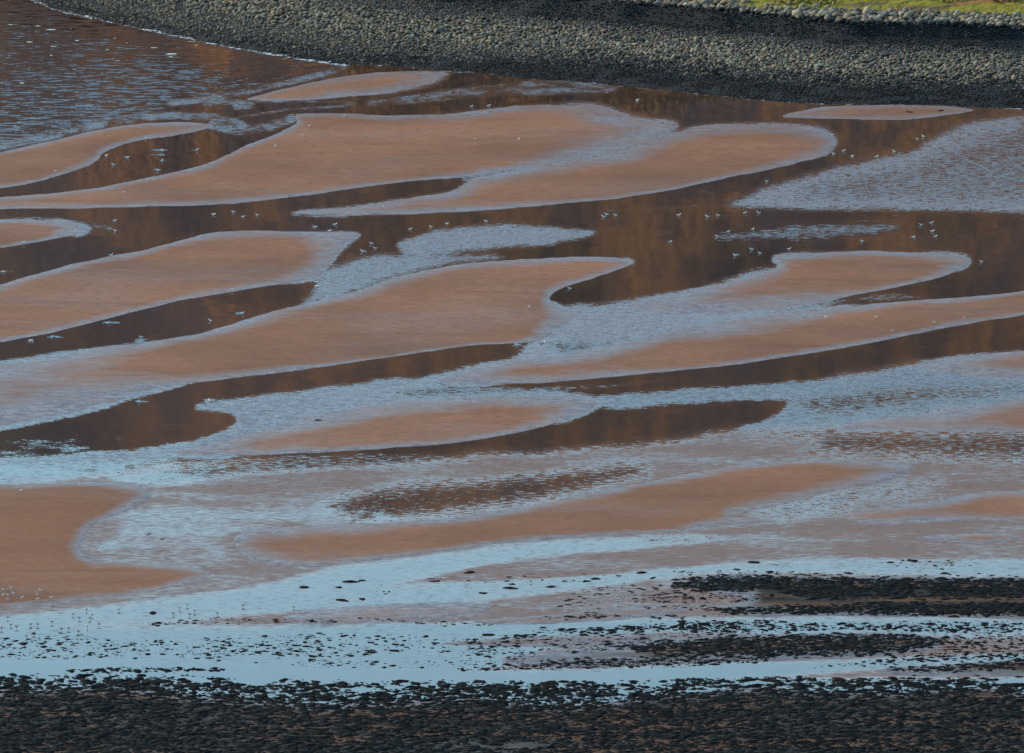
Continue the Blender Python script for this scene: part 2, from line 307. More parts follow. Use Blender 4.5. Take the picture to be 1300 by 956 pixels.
SHORE = np.array([(-420,-150),(-200,-85),(-60,-35),(44,0),(78,13),(135,25),(190,37),(237,47),(298,59),(355,69),(399,76),(433,80.5),(464,81),(515,83),(565,89),(616,91.5),(667,98),(735,102.5),(785,107.6),(836,112),(870,115.5),(928,122),(995,128),(1049,130.5),(1165,132),(1300,137),(1450,141),(1700,147)], float)

# ------------------------------------------------------------------ water: wind ripples and shallows, painted in order (later wins)
CALM, BASE = 0.0, 0.0
WOPS = [  # polygon, feather px, ripple, shallow
 ([(-200,585),(0,590),(160,592),(300,588),(440,588),(560,582),(700,575),(860,560),(990,535),(1020,500),(1120,470),(1460,470),(1460,1000),(-200,1020)], 14, 0.50, 0.82),   # the lower flats: ruffled film
 ([(-200,-100),(44,0),(190,37),(399,76),(440,86),(372,103),(313,116),(240,132),(180,148),(100,165),(0,190),(-200,225)], 8, 0.68, 0.0),         # open channel
 ([(120,0),(190,37),(320,64),(400,78),(420,90),(330,100),(250,80),(150,50),(80,30)], 14, 0.34, 0.0),
 ([(925,262),(950,247),(1000,230),(1080,207),(1150,191),(1190,172),(1240,153),(1460,138),(1460,272),(1200,268),(1080,268),(990,266)], 9, 0.92, 0.45),
 ([(1010,246),(1060,228),(1140,212),(1210,190),(1300,165),(1460,160),(1460,258),(1300,258),(1150,256),(1060,254)], 16, 0.68, 0.25),
 ([(505,312),(530,300),(565,290),(650,285),(735,290),(757,296),(718,307),(667,312),(599,318),(531,325)], 7, 0.92, 0.40),
 ([(395,372),(405,350),(430,335),(480,325),(560,322),(640,326),(560,338),(500,352),(455,368),(405,384),(380,388)], 9, 0.82, 0.35),
 ([(900,300),(940,292),(1000,284),(1100,281),(1150,290),(1080,302),(980,308),(920,306)], 9, 0.62, 0.1),
 ([(860,270),(980,268),(1460,274),(1460,282),(1180,284),(950,280)], 6, 0.25, 0.0),
 ([(700,392),(780,386),(880,372),(985,338),(1060,384),(978,402),(880,416),(820,430),(760,445),(700,458),(645,464),(672,437),(690,420),(690,400)], 9, 0.92, 0.5),
 ([(990,396),(1050,386),(1120,382),(1180,378),(1130,372),(1080,378),(1020,388)], 5, 0.5, 0.2),
 ([(700,437),(740,432),(790,436),(760,446),(720,450)], 8, 0.5, 0.1),
 ([(250,517),(305,507),(440,489),(540,477),(600,464),(560,484),(620,492),(720,498),(640,505),(540,510),(440,525),(370,540),(290,562),(200,582),(0,612),(-200,630),(-200,606),(0,585),(130,576),(230,564),(285,548),(302,535),(292,524)], 7, 0.88, 0.4),
 ([(500,498),(560,490),(640,492),(760,488),(840,483),(760,494),(640,499),(540,505)], 6, 0.45, 0.1),
 ([(720,508),(800,500),(870,494),(985,488),(1080,478),(1170,463),(1240,476),(1460,488),(1460,510),(1250,516),(1130,530),(1063,541),(1000,545),(940,545),(985,528),(1000,514),(985,506),(870,511),(790,520)], 7, 0.86, 0.25),
 ([(1010,508),(1060,498),(1150,490),(1300,488),(1300,500),(1200,510),(1120,520),(1040,530)], 20, 0.34, 0.13),
 ([(960,560),(1040,552),(1160,551),(1460,552),(1460,580),(1250,580),(1140,576),(1040,572)], 20, 0.22, 0.13),
 ([(430,594),(560,586),(660,580),(780,573),(870,560),(960,548),(1040,560),(1000,576),(900,586),(820,600),(740,604),(650,605),(540,614),(430,622),(300,622),(250,612),(330,600)], 8, 0.60, 0.85),
 ([(140,603),(200,600),(300,588),(440,574),(560,582),(440,592),(330,600),(220,612),(160,612)], 7, 0.24, 0.13),   # dark arm
 ([(420,640),(480,622),(560,612),(650,606),(740,598),(800,590),(820,600),(740,620),(650,640),(560,653),(470,660),(400,662)], 16, 0.10, 0.13),    # dark ruffled lens
 ([(130,690),(200,640),(300,640),(430,650),(430,664),(310,672),(280,690),(300,715),(200,712),(120,706)], 12, 0.48, 0.66),
 ([(960,650),(1010,637),(1070,624),(1140,612),(1200,612),(1160,626),(1080,640),(1000,654)], 14, 0.40, 0.35),
 # smooth bright channels that mirror the sky
 ([(-200,592),(0,588),(100,586),(190,588),(150,600),(80,608),(0,612),(-200,625)], 8, 0.30, 0.1),
 ([(-200,790),(0,783),(100,774),(250,756),(330,744),(430,721),(560,704),(650,694),(735,687),(870,681),(920,686),(800,698),(690,706),(600,720),(560,732),(600,740),(720,734),(870,722),(930,716),(1040,712),(1300,710),(1460,712),(1460,730),(1200,730),(1000,727),(900,726),(840,734),(720,750),(600,765),(430,773),(330,780),(200,790),(0,800),(-200,806)], 5, 0.24, 0.25),
 ([(860,690),(960,680),(1080,676),(1170,690),(1300,695),(1460,690),(1460,705),(1200,706),(1040,708),(900,712),(820,716),(760,712)], 8, 0.50, 0.85),
 ([(580,728),(640,716),(730,704),(830,700),(860,708),(780,720),(680,732),(560,740),(500,744),(520,737)], 6, 0.55, 0.85),
 ([(590,768),(680,758),(780,746),(850,742),(840,760),(800,778),(700,783),(600,786)], 8, 0.60, 0.85),
 ([(-200,806),(200,796),(430,795),(600,790),(860,786),(1200,786),(1460,786),(1460,806),(1200,806),(860,808),(700,820),(560,856),(-200,860)], 6, 0.22, 0.1),
 ([(840,846),(960,842),(1100,838),(1300,830),(1460,826),(1460,834),(1300,838),(1120,848),(1000,858),(860,858),(700,860)], 4, 0.18, 0.05),
 ([(-200,846),(300,846),(560,852),(860,850),(1000,860),(1300,862),(1500,860),(1500,1020),(-200,1020)], 5, 0.16, 0.05),
]
RLINES = [  # polyline of ruffled / swash water: points, half width, ripple
 ([(0,186),(51,176),(118,160),(186,149),(237,147),(288,151),(310,160)], 5, 0.95),
 ([(217,131),(260,126),(313,116),(372,103),(437,87)], 4, 0.95),
 ([(262,130),(290,128),(318,132),(300,135)], 5, 0.9),
 ([(270,158),(300,165),(335,162),(372,150)], 6, 0.95),
 ([(314,129),(385,128.5),(436,129.5),(451,131.5),(428,135),(368,139),(335,144),(300,150)], 1.8, 0.8),
 ([(470,131),(540,122),(610,113),(680,106),(745,108),(780,112),(700,116),(620,117),(560,118)], 4.5, 0.85),
 ([(500,132),(580,125),(660,118),(740,117)], 2, 0.7),
 ([(372,271),(400,273),(440,274)], 3, 0.8),
 ([(440,262),(500,253)], 1.5, 0.6),
 ([(590,226),(640,219),(700,209),(770,196),(820,180),(850,165)], 4, 0.9),
 ([(0,279),(50,278),(110,284),(140,290)], 3, 0.6),
 ([(760,268),(860,263),(940,256)], 2, 0.45),
]
# birds: (x, y) in photo pixels
SWIM = [(205,189.5),(249,189.5),(161,199),(205,203),(202,215),(145,208),(135,196),(271,271),(297,268),(308,274),(327,272),(425,284),(401,287),(418,292),(145,279),(147,292),(140,323),
 (598,134),(620,133),(809,126),(567,282.6),(618,280),(548,287),(520,290),(767,274),(782,272),(771,271),(861,272),(899,274),(912,272),(945,269),(964,269),(1170,284),(1181.5,282),(1059,194),(1070,190.5),(1082,197),(1112,198),(1136,191),(1165,175),(1173,172),(974,229),
 (401,357),(402,362),(306,397),(268,406),(136,409),(180,427),(68,426),(39,431),(174,509),(267,507.5),(3,344),(472,308),(477,314),(461,318),(850,306),(724,365),(689,434),(658,437),(708,435),
 (924,293),(955,290),(911,299),(934,323),(955,315.5),(965,320),(1001,315),(1159,300),(1183,292.5),(1187,299),(1246.5,331),(1095,305),(188,676),(205,682)]
STAND = [(156,246),(69,219),(391.5,162),(385,174),(348.6,187),(436,149),(185,176),(604,179),(658,179),(485,264),(1055,173),(29,309),(293,369),(670,393),(1048,404.5),(1111,405.5),(1225,405),(1133.5,421),(1187,411),(26,625),(459,372)]
FLOCK = [(15,748),(5,750),(3,757),(10.5,757),(18,755),(10.5,762),(27,760),(52,751),(48,756),(46.5,762),(64,760)]
WADE = [(10,784),(14,793.5),(21,796),(39,793),(48,793),(66,790),(93,780),(101,785),(117,781),(114,785),(151,774),(110,774),(111,796),(126,793),(78,799),(87,798),(99.5,802),(2,798),(43,804),(33.5,808),(98,812),(84,809.5),(67,770),(228,772),(238,768),(247,776),(241,780.5),(220,779),(276,779),(309,769),(373,771),(354,831),(674,738)]
WAKES = [(205,190,-34,12),(249,190,-17,5),(205,196,-40,10),(205,203,3,12),(202,215,-14,4),(161,199,-8,3),(145,208,-6,3),(306,397,-24,6),(136,409,-12,26),(180,429,-16,16),(68,426,-16,20),(180,433,-20,6),(39,432,-10,8),(174,509,-3,18),(267,508,-22,10),(401,287,-14,4),(327,272,-6,4),(271,271,0,8),(425,284,-8,5),(689,434,-10,10),(658,437,-12,8),(1059,194,-5,5),(934,323,-6,10),(145,279,-4,4),(3,344,-5,22),(188,676,-10,8),(477,313,-2,6),(461,318,-4,7)]

# ------------------------------------------------------------------ build the water sheet
gx = np.arange(-156, 1460, 2.5); gy = np.arange(-70, 1000, 1.5)
PX, PY = np.meshgrid(gx, gy)
GX, GY = ground(PX, PY)
rip = np.full(PX.shape, 0.04); sh = np.zeros(PX.shape); foam = np.zeros(PX.shape)
wob = (fbm(GX * 0.35, GY * 0.10, 3) - 0.5) * 8
def box(P, m):
    P = np.asarray(P); c0 = max(np.searchsorted(gx, P[:, 0].min() - m) - 1, 0); c1 = min(np.searchsorted(gx, P[:, 0].max() + m) + 1, len(gx))
    r0 = max(np.searchsorted(gy, P[:, 1].min() - m) - 1, 0); r1 = min(np.searchsorted(gy, P[:, 1].max() + m) + 1, len(gy))
    return slice(r0, r1), slice(c0, c1)
for P, fe, a, b_ in WOPS:
    s = box(P, fe); Q = catmull(np.array(P, float), n=3)
    d, ins, _ = seg_dist(PX[s], PY[s], Q); d = np.where(ins, d, -d) + wob[s] * min(1, fe / 9)
    m = smooth(d / fe * 0.5 + 0.5)
    rip[s] += (a - rip[s]) * m; sh[s] += (b_ - sh[s]) * m
for P, hw, a in RLINES:
    s = box(P, hw * 3); Q = catmull(np.array(P, float), False, 5)
    d, _, _ = seg_dist(PX[s], PY[s], Q, False); m = smooth(1.25 - d / (hw * 1.5)) * a * (0.35 + 0.95 * fbm(GX[s] * 0.5, GY[s] * 0.35, 3))
    rip[s] = np.maximum(rip[s], m); sh[s] = np.maximum(sh[s], 0.2 * m)
for _t, P in BANKS:                          # thin ruffled film spreading off the gentle sides of each bank
    Q = catmull(np.array(P, float), n=3); s = box(Q, 40)
    d, ins, wv = seg_dist(PX[s], PY[s], Q); wn = wv * (0.4 + 1.2 * fbm(GX[s] * 0.2, GY[s] * 0.09, 3))
    m = np.where(ins, 1.0, np.clip(1 - d / np.maximum(np.minimum(wn, 18) * 0.45, 0.1), 0, 1)) * smooth((wv - 6) / 6)
    rip[s] = np.maximum(rip[s], 0.95 * m); sh[s] = np.maximum(sh[s], 0.45 * m)
for x, y, a, b_ in WAKES:
    s = box([(x + a, y), (x + b_, y)], 6); u = (PX[s] - x) / np.where(PX[s] < x, max(-a, 3), max(b_, 3))
    m = np.clip(1 - np.abs(u), 0, 1) * smooth(1.5 - np.abs(PY[s] - y - 0.8) / 1.5)
    rip[s] = np.maximum(rip[s], 1.0 * m)
# thin line of foam where the channel laps the cobbles, scattered dashes farther along
Q = catmull(SHORE, False, 4); s = box(Q, 10)
d, _, _ = seg_dist(PX[s], PY[s], Q, False)
yy = np.interp(PX[s], Q[:, 0], Q[:, 1])
lap = np.where(PX[s] < 440, smooth(1.5 - d / 3.2) * 0.62, smooth(1.5 - d / 3.2) * 0.43)
foam[s] = np.maximum(foam[s], lap)
band = np.where((PX[s] < 445), smooth(1.3 - d / 5.0), 0)
rip[s] = np.maximum(rip[s], band * 0.9)
# outermost ring carries the sheet to the horizon
WX, WY = GX.copy(), GY.copy()
def ring(A, v0, v1, axis):
    B = np.concatenate([np.take(A, [0], axis), A, np.take(A, [-1], axis)], axis)
    if v0 is not None:
        if axis == 1: B[:, 0] = v0; B[:, -1] = v1
        else: B[0, :] = v0; B[-1, :] = v1
    return B
WX = ring(WX, -4000, 4000, 1); WY = ring(WY, None, None, 1)
A3 = [ring(a, None, None, 1) for a in (rip, sh, foam)]
WX = ring(WX, None, None, 0); WY = ring(WY, 6000, 380, 0); A3 = [ring(a, None, None, 0) for a in A3]
me = mesh_np('water', np.stack([WX, WY, np.zeros_like(WX)], -1).reshape(-1, 3), grid_faces(*WX.shape)[:, ::-1],
             dict(ripple=A3[0], shallow=A3[1], foam=A3[2]))
new_obj('water', me, None, M_WATER, 'structure')
me = mesh_np('sea_bed', [(-4500, -300, -1.6), (4500, -300, -1.6), (4500, 6000, -1.6), (-4500, 6000, -1.6)], [(0, 1, 2, 3)])
new_obj('ground', me, None, M_BED, 'structure')

# ------------------------------------------------------------------ sandbanks
bank_h = np.full(PX.shape, -1.0)
for tone, P in BANKS:
    Q = catmull(np.array(P, float), n=4); s = box(Q, 8)
    px, py, X, Y = PX[s], PY[s], GX[s], GY[s]
    d, ins, wv = seg_dist(px, py, Q); d = np.where(ins, d, -d)
    edge = (fbm(X * 0.35, Y * 0.5, 4) - 0.5) * 2
    d = d + edge * np.clip(0.3 + wv * 0.16, 0.5, 6.0)
    for _ in range(12):                       # no creases where the nearest edge changes
        pw = np.pad(wv, 3, mode='edge'); wv = (pw[3:-3, 3:-3] + pw[:-6, 3:-3] + pw[6:, 3:-3] + pw[3:-3, :-6] + pw[3:-3, 6:]) / 5
    wv = np.maximum(wv, 2.5)
    wv = wv * (0.55 + 1.1 * fbm(X * 0.16, Y * 0.07, 3)); wet = np.clip(1 - np.maximum(d, 0) / (wv * 1.9), 0, 1) ** 1.25
    H = 0.16
    z = np.where(d > 0, H * (1 - np.exp(-d / 22.0)), d * 0.02)
    z = z + np.clip(d / 12, 0, 1) * (fbm(X * 0.12, Y * 0.05, 3) - 0.5) * 0.08
    keep = d > -4
    nr, nc = px.shape; F = grid_faces(nr, nc)[:, ::-1]; k = keep.ravel()
    F = F[k[F].any(1)]
    used = np.unique(F); remap = np.full(nr * nc, -1); remap[used] = np.arange(len(used))
    V = np.stack([X, Y, z], -1).reshape(-1, 3)[used]
    tn = np.clip(tone + (fbm(X * 0.05, Y * 0.03, 2) - 0.5) * 0.3, 0, 2)
    me = mesh_np('sandbank', V, remap[F], dict(wet=wet.ravel()[used], tone=tn.ravel()[used]))
    new_obj('sandbank', me, None, M_SAND, 'structure')
    bank_h[s] = np.maximum(bank_h[s], np.where(keep, z, -1))
def surf(px, py):
    i = int(np.clip(round((py - gy[0]) / 1.5), 0, len(gy) - 1)); j = int(np.clip(round((px - gx[0]) / 2.5), 0, len(gx) - 1))
    return max(0.0, float(bank_h[i, j]))

# ------------------------------------------------------------------ far shore: cobble bank and hillside
SX, SY = ground(SHORE[:, 0], SHORE[:, 1]); SHG = catmull(np.stack([SX, SY], -1), False, 4)
yline = lambda x: np.interp(x, SHG[:, 0], SHG[:, 1])
PROF_S = np.array([-40, -6, 0, 11.4, 21.8, 26.1, 27.9, 36.0, 52, 70, 110, 300])
PROF_Z = np.array([-3, -0.6, 0.02, 1.2, 2.05, 3.0, 4.45, 4.75, 5.6, 9.5, 24, 24])
def shore_d(X, Y):
    d, _, _ = seg_dist(X, Y, SHG, False); return np.where(Y > yline(X), d, -d) * 1.09
def bank_z(X, Y, d=None):
    d = shore_d(X, Y) if d is None else d
    dd = d + (fbm(X * 0.08, Y * 0.08, 2) - 0.5) * 3 * np.clip(d / 8, 0, 1)
    return np.interp(dd, PROF_S, PROF_Z)
xs = np.arange(-130, 131, 1.0); ss = np.concatenate([np.arange(-8, 40, 0.6), np.arange(40, 62, 2)])
BX, S_ = np.meshgrid(xs, ss); BY = yline(BX) + S_ * np.interp(BX, [-60, -20, 0], [1.7, 1.5, 1.0])
BZ = bank_z(BX, BY) + (fbm(BX * 0.7, BY * 0.7, 2) - 0.5) * 0.25
bd = shore_d(BX, BY)
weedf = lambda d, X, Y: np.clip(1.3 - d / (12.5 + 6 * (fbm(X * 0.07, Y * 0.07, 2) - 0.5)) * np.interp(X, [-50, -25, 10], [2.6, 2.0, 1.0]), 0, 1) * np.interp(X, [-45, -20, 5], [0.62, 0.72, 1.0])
bank = new_obj('cobble_bank', mesh_np('cobble_bank', np.stack([BX, BY, BZ], -1).reshape(-1, 3), grid_faces(*BX.shape),
               dict(tint=np.full(BX.size, 0.0), weed=np.maximum(weedf(bd, BX, BY), 0.8).ravel())), None, M_STONE, 'structure')  # weed floor blackens the gaps between stones: shade put into the colour
def hill_z(X, Y):
    d = (Y - yline(np.clip(X, -130, 130))) * 1.09
    base = np.interp(d, [30, 34, 37, 42, 50, 62], [2.4, 4.2, 4.95, 5.5, 6.2, 7.6])
    ridge = 102.5 + 11.5 * smooth((X + 62) / 45) + X / 72 * 1.5 + (fbm(X * 0.03 + 9, X * 0 + 3.3, 3) - 0.5) * 4
    up = np.clip((Y - 838) / (1035 - 838), 0, None)
    prof = np.where(up < 1, up ** 1.08, 1 - 0.12 * np.minimum(up - 1, 4))
    z = 5.5 + (ridge - 5.5) * prof + (fbm(X * 0.035, Y * 0.02, 4) - 0.5) * 16 * np.clip(up * 3, 0, 1) * np.clip(1.2 - up, 0.25, 1)
    m = smooth((d - 46) / 20)
    z2 = base * (1 - m) + np.maximum(z, base) * m
    return z2
xs = np.concatenate([[-2500, -1500, -900, -500, -350], np.arange(-240, 241, 4.0), [350, 500, 900, 1500, 2500]])
ys = np.arange(0, 1, 0.0085); HX, U = np.meshgrid(xs, ys)
y0 = yline(np.clip(HX, -130, 130)) + np.interp(HX, [-60, -20, 0], [48, 42, 28.5])
HY = y0 + (1500 - y0) * U ** 2.0
HZ = hill_z(HX, HY); HZ[0] -= 0.6
new_obj('hillside', mesh_np('hillside', np.stack([HX, HY, HZ], -1).reshape(-1, 3), grid_faces(*HX.shape)), None, M_HILL, 'structure')
# headland under the camera
xs = np.linspace(-900, 900, 61); ys = np.linspace(-250, 512, 60); NX, NY = np.meshgrid(xs, ys)
NZ = 146 * np.clip(1 - np.maximum(NY, 0) / 512, 0, 1) ** 1.35 + (fbm(NX * 0.03, NY * 0.03, 3) - 0.5) * 6 * np.clip((500 - NY) / 200, 0, 1) - 0.4
new_obj('headland', mesh_np('headland', np.stack([NX, NY, NZ], -1).reshape(-1, 3), grid_faces(*NX.shape)), None, M_NEAR, 'structure')
# ------------------------------------------------------------------ stones
def ico(sub):
    bm = bmesh.new(); bmesh.ops.create_icosphere(bm, subdivisions=sub, radius=1.0)
    V = np.array([v.co[:] for v in bm.verts]); F = np.array([[v.index for v in f.verts] for f in bm.faces]); bm.free(); return V, F
def stone_template(k, sub=2, cut=-0.45):
    r = np.random.default_rng(100 + k); V, F = ico(sub)
    for _ in range(5):                                   # flatten a few facets: water-worn blocks, not balls
        n = r.normal(size=3); n /= np.linalg.norm(n); h = r.uniform(0.40, 0.80); dd = V @ n - h
        V = V - np.where(dd > 0, dd, 0)[:, None] * n * 0.95
    V = V * (1 + 0.08 * np.sin(V @ r.normal(size=3) * 3 + r.uniform(0, 6)))[:, None]
    V = V * np.array([1, r.uniform(0.6, 0.9), r.uniform(0.38, 0.6)])
    F = F[(V[F][:, :, 2].max(1) > cut)]
    u = np.unique(F); mp = np.full(len(V), -1); mp[u] = np.arange(len(u)); return V[u], mp[F]
ST = [stone_template(k) for k in range(6)]
def scatter_mesh(name, tpls, items, attrs):
    """items: (x,y,z,size,rz,tilt,k); one joined mesh"""
    Vs, Fs, off = [], [], 0; at = {a: [] for a in attrs}
    for i, (x, y, z, sx, rz, tl, k) in enumerate(items):
        V, F = tpls[k % len(tpls)]; c, s_ = math.cos(rz), math.sin(rz); ct, st_ = math.cos(tl), math.sin(tl)
        vx = V[:, 0] * ct + V[:, 2] * st_; vz = -V[:, 0] * st_ + V[:, 2] * ct; vy = V[:, 1]
        Vs.append(np.stack([x + sx * (vx * c - vy * s_), y + sx * (vx * s_ + vy * c), z + sx * vz], -1)); Fs.append(F + off); off += len(V)
        for a in attrs: at[a].append(np.full(len(V), attrs[a][i]))
    return mesh_np(name, np.concatenate(Vs), np.concatenate(Fs), {a: np.concatenate(v) for a, v in at.items()})
N = 130000
X = rng.uniform(-85, 85, N); S = rng.uniform(-0.8, 39, N)
Y = yline(X) + S * np.interp(X, [-60, -20, 0], [1.7, 1.5, 1.0]); D = shore_d(X, Y)
ppx, ppy = to_px(X, Y, bank_z(X, Y, D))
crest = smooth((D - 27.2) / 1.2) * (1 - smooth((D - 34) / 3))
size = 0.20 + 0.16 * rng.random(N) ** 2 + 0.10 * smooth((D - 9) / 4) * (1 - smooth((D - 21) / 4)) + crest * (0.08 + 0.28 * rng.random(N) ** 2.5)
size *= (0.78 + 0.22 * crest + 0.35 * (rng.random(N) > 0.93)) * np.interp(D, [0, 4, 12], [0.6, 0.75, 1.0]) * np.interp(X, [-60, -30, 0], [1.25, 1.2, 1.0])
prob = np.where(D > 35, 0.10, 1.0) * np.clip(0.22 / size ** 1.2 * 0.16, 0, 1)
steep = smooth((D - 21.5) / 1.5) * (1 - smooth((D - 27.5) / 1)); size *= 1 - 0.3 * steep; prob = prob * (1 + 2.5 * steep)
ok = (rng.random(N) < prob * 3.4) & (ppx > -130) & (ppx < 1430) & (ppy > -35) & (D > -0.9) & (D < 40)
X, Y, D, size, crest = X[ok], Y[ok], D[ok], size[ok], crest[ok]
# thin out stones that would sit inside a bigger one
order = np.argsort(-size); cell = {}; keep = []
for i in order:
    cx, cy = int(X[i] // 1.2), int(Y[i] // 1.2); bad = False
    for a in (-1, 0, 1):
        for b_ in (-1, 0, 1):
            for j in cell.get((cx + a, cy + b_), ()):
                if (X[i] - X[j]) ** 2 + (Y[i] - Y[j]) ** 2 < (0.52 * (size[i] + size[j])) ** 2: bad = True; break
            if bad: break
        if bad: break
    if not bad: keep.append(i); cell.setdefault((cx, cy), []).append(i)
keep = np.array(keep); X, Y, D, size, crest = X[keep], Y[keep], D[keep], size[keep], crest[keep]
Z = bank_z(X, Y, D) + size * 0.18 + (rng.random(len(X)) - 0.3) * 0.5 * size
tint = np.clip(0.0 + 0.75 * rng.random(len(X)) + 0.12 * crest + 0.12 * smooth((D - 9) / 3) * (1 - smooth((D - 17) / 4)) - 0.25 * smooth((D - 21) / 3) * (1 - smooth((D - 27) / 1)), 0, 1)  # tint drops on the steep face, part of its painted shade
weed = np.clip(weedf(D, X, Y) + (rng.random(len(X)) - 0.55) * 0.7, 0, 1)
weed = np.maximum(weed, np.clip(smooth((D - 22.5) / 2.5) * (1 - smooth((D - 28.2) / 0.8)) * np.interp(X, [-20, 5], [0, 1]) * 0.75 + (rng.random(len(X)) - 0.6) * 0.4, 0, 1))  # steep face under the crest: painted shade, stored in weed, no real growth
ppx, ppy = to_px(X, Y, Z); vis = (ppx > 5) & (ppx < 1295) & (ppy > 2)
rank = np.argsort(-size * np.where(vis, 1, 0) / np.hypot(Y, 150)); big = set(rank[:280].tolist())
print('stones', len(X))
items, tn, weed_shade = [], [], []
st_mesh = {}
for i in range(len(X)):
    rz = rng.normal(0.2, 0.7); tl = rng.normal(-0.3, 0.3); k = int(rng.integers(6))
    if i in big:
        q = int(np.clip(tint[i] * 4, 0, 3)); key = (k, q, weed[i] > 0.5)
        if key not in st_mesh:
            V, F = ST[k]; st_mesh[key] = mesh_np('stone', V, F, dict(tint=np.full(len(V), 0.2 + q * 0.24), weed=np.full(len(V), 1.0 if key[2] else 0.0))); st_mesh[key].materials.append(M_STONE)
        o = new_obj('stone', st_mesh[key], bank); o.location = (X[i], Y[i], Z[i]); o.scale = (size[i],) * 3; o.rotation_euler = (0, tl, rz)
    else:
        items.append((X[i], Y[i], Z[i], size[i], rz, tl, k)); tn.append(tint[i]); weed_shade.append(weed[i])
STL = [stone_template(k, 1, -0.5) for k in range(6)] if len(items) > 22000 else ST
o = new_obj('cobbles', scatter_mesh('cobbles', STL, items, dict(tint=tn, weed=weed_shade)), bank, M_STONE, 'stuff')

# ------------------------------------------------------------------ grass and bracken behind the crest
def tuft(k, n=9, h=0.5, sp=0.35):
    r = np.random.default_rng(k); V, F = [], []
    for i in range(n):
        a = r.uniform(0, 6.28); b = np.array([math.cos(a), math.sin(a)]); c = r.uniform(0, 0.18); t = b * (c + sp * r.uniform(0.5, 1.3)); w_ = 0.05
        p = np.array([-b[1], b[0]]) * w_; q = len(V); hh = h * r.uniform(0.6, 1.2)
        V += [(*(b * c - p), -0.05), (*(b * c + p), -0.05), (*(b * c + (t - b * c) * 0.45 + p * 0.8), hh * 0.75), (*t, hh)]
        F += [(q, q + 1, q + 2), (q, q + 2, q + 3)]
    return np.array(V), np.array(F)
for nm, mt, h, sp, cnt, lo, hi in (('grass', M_GRASS, 0.30, 0.3, 4200, 34.5, 46), ('bracken', M_BRACK, 0.7, 0.5, 3000, 37, 62)):
    T = [tuft(k + 3, 9, h, sp) for k in range(4)]; it = []
    for _ in range(cnt):
        x = rng.uniform(-20, 82); dd = rng.uniform(lo, hi); y = yline(x) + dd
        patch = vnoise(x * 0.22 + (9 if nm == 'grass' else 0), y * 0.30)
        if patch < 0.42: continue
        z = float(np.maximum(bank_z(np.array([x]), np.array([y]))[0] - 0.1, 0)) if dd < 31 else float(hill_z(np.array([x]), np.array([y]))[0])
        it.append((x, y, z, rng.uniform(0.7, 1.3), rng.uniform(0, 6.28), 0, int(rng.integers(4))))
    new_obj(nm, scatter_mesh(nm, T, it, {}), None, mt, 'stuff')

# ------------------------------------------------------------------ seaweed-covered rocks on the near flats
def weed_template(k):
    r = np.random.default_rng(300 + k); n = 7; V = []; F = []
    ang = np.linspace(0, 2 * math.pi, n, endpoint=False) + r.uniform(-0.25, 0.25, n)
    rad = 1 + 0.30 * np.sin(ang * 2 + r.uniform(0, 6)) + 0.35 * r.uniform(-1, 1, n)
    for q, (s_, zz) in enumerate(((1.0, -0.08), (0.66, 0.19))):
        for i in range(n):
            V.append((1.5 * math.cos(ang[i]) * rad[i] * s_, math.sin(ang[i]) * rad[i] * s_ * 0.8, zz * (1 + 0.85 * r.uniform(-1, 1)) if q else zz))
    V.append((0.05, 0, 0.27 * r.uniform(0.3, 1.6)))
    for i in range(n):
        a, b, c, d = i, (i + 1) % n, n + (i + 1) % n, n + i
        F += [(a, b, c), (a, c, d), (n + i, n + (i + 1) % n, 2 * n)]
    return np.array(V, float), np.array(F)
WT = [weed_template(k) for k in range(14)]
LONE = [(387,745.6),(430,745.6),(435,762),(195,778),(445,738.5),(459,737),(552,738),(597.5,727),(650,741.6),(648,746.6),(700,745),(613,753),(717,738),(745,738),(756.6,735),(815,727),(460,760.5),(433,762),(621,806),(472,828),(655,820),(722,762),(936,723),(978,726),(1078,728),(1159,712),(1187,718),(1200,728),(1131,714),(958,714),(500,826),(612,823),(690,797)]
SCRAP = [(404,534),(1155,143),(1195,141)]
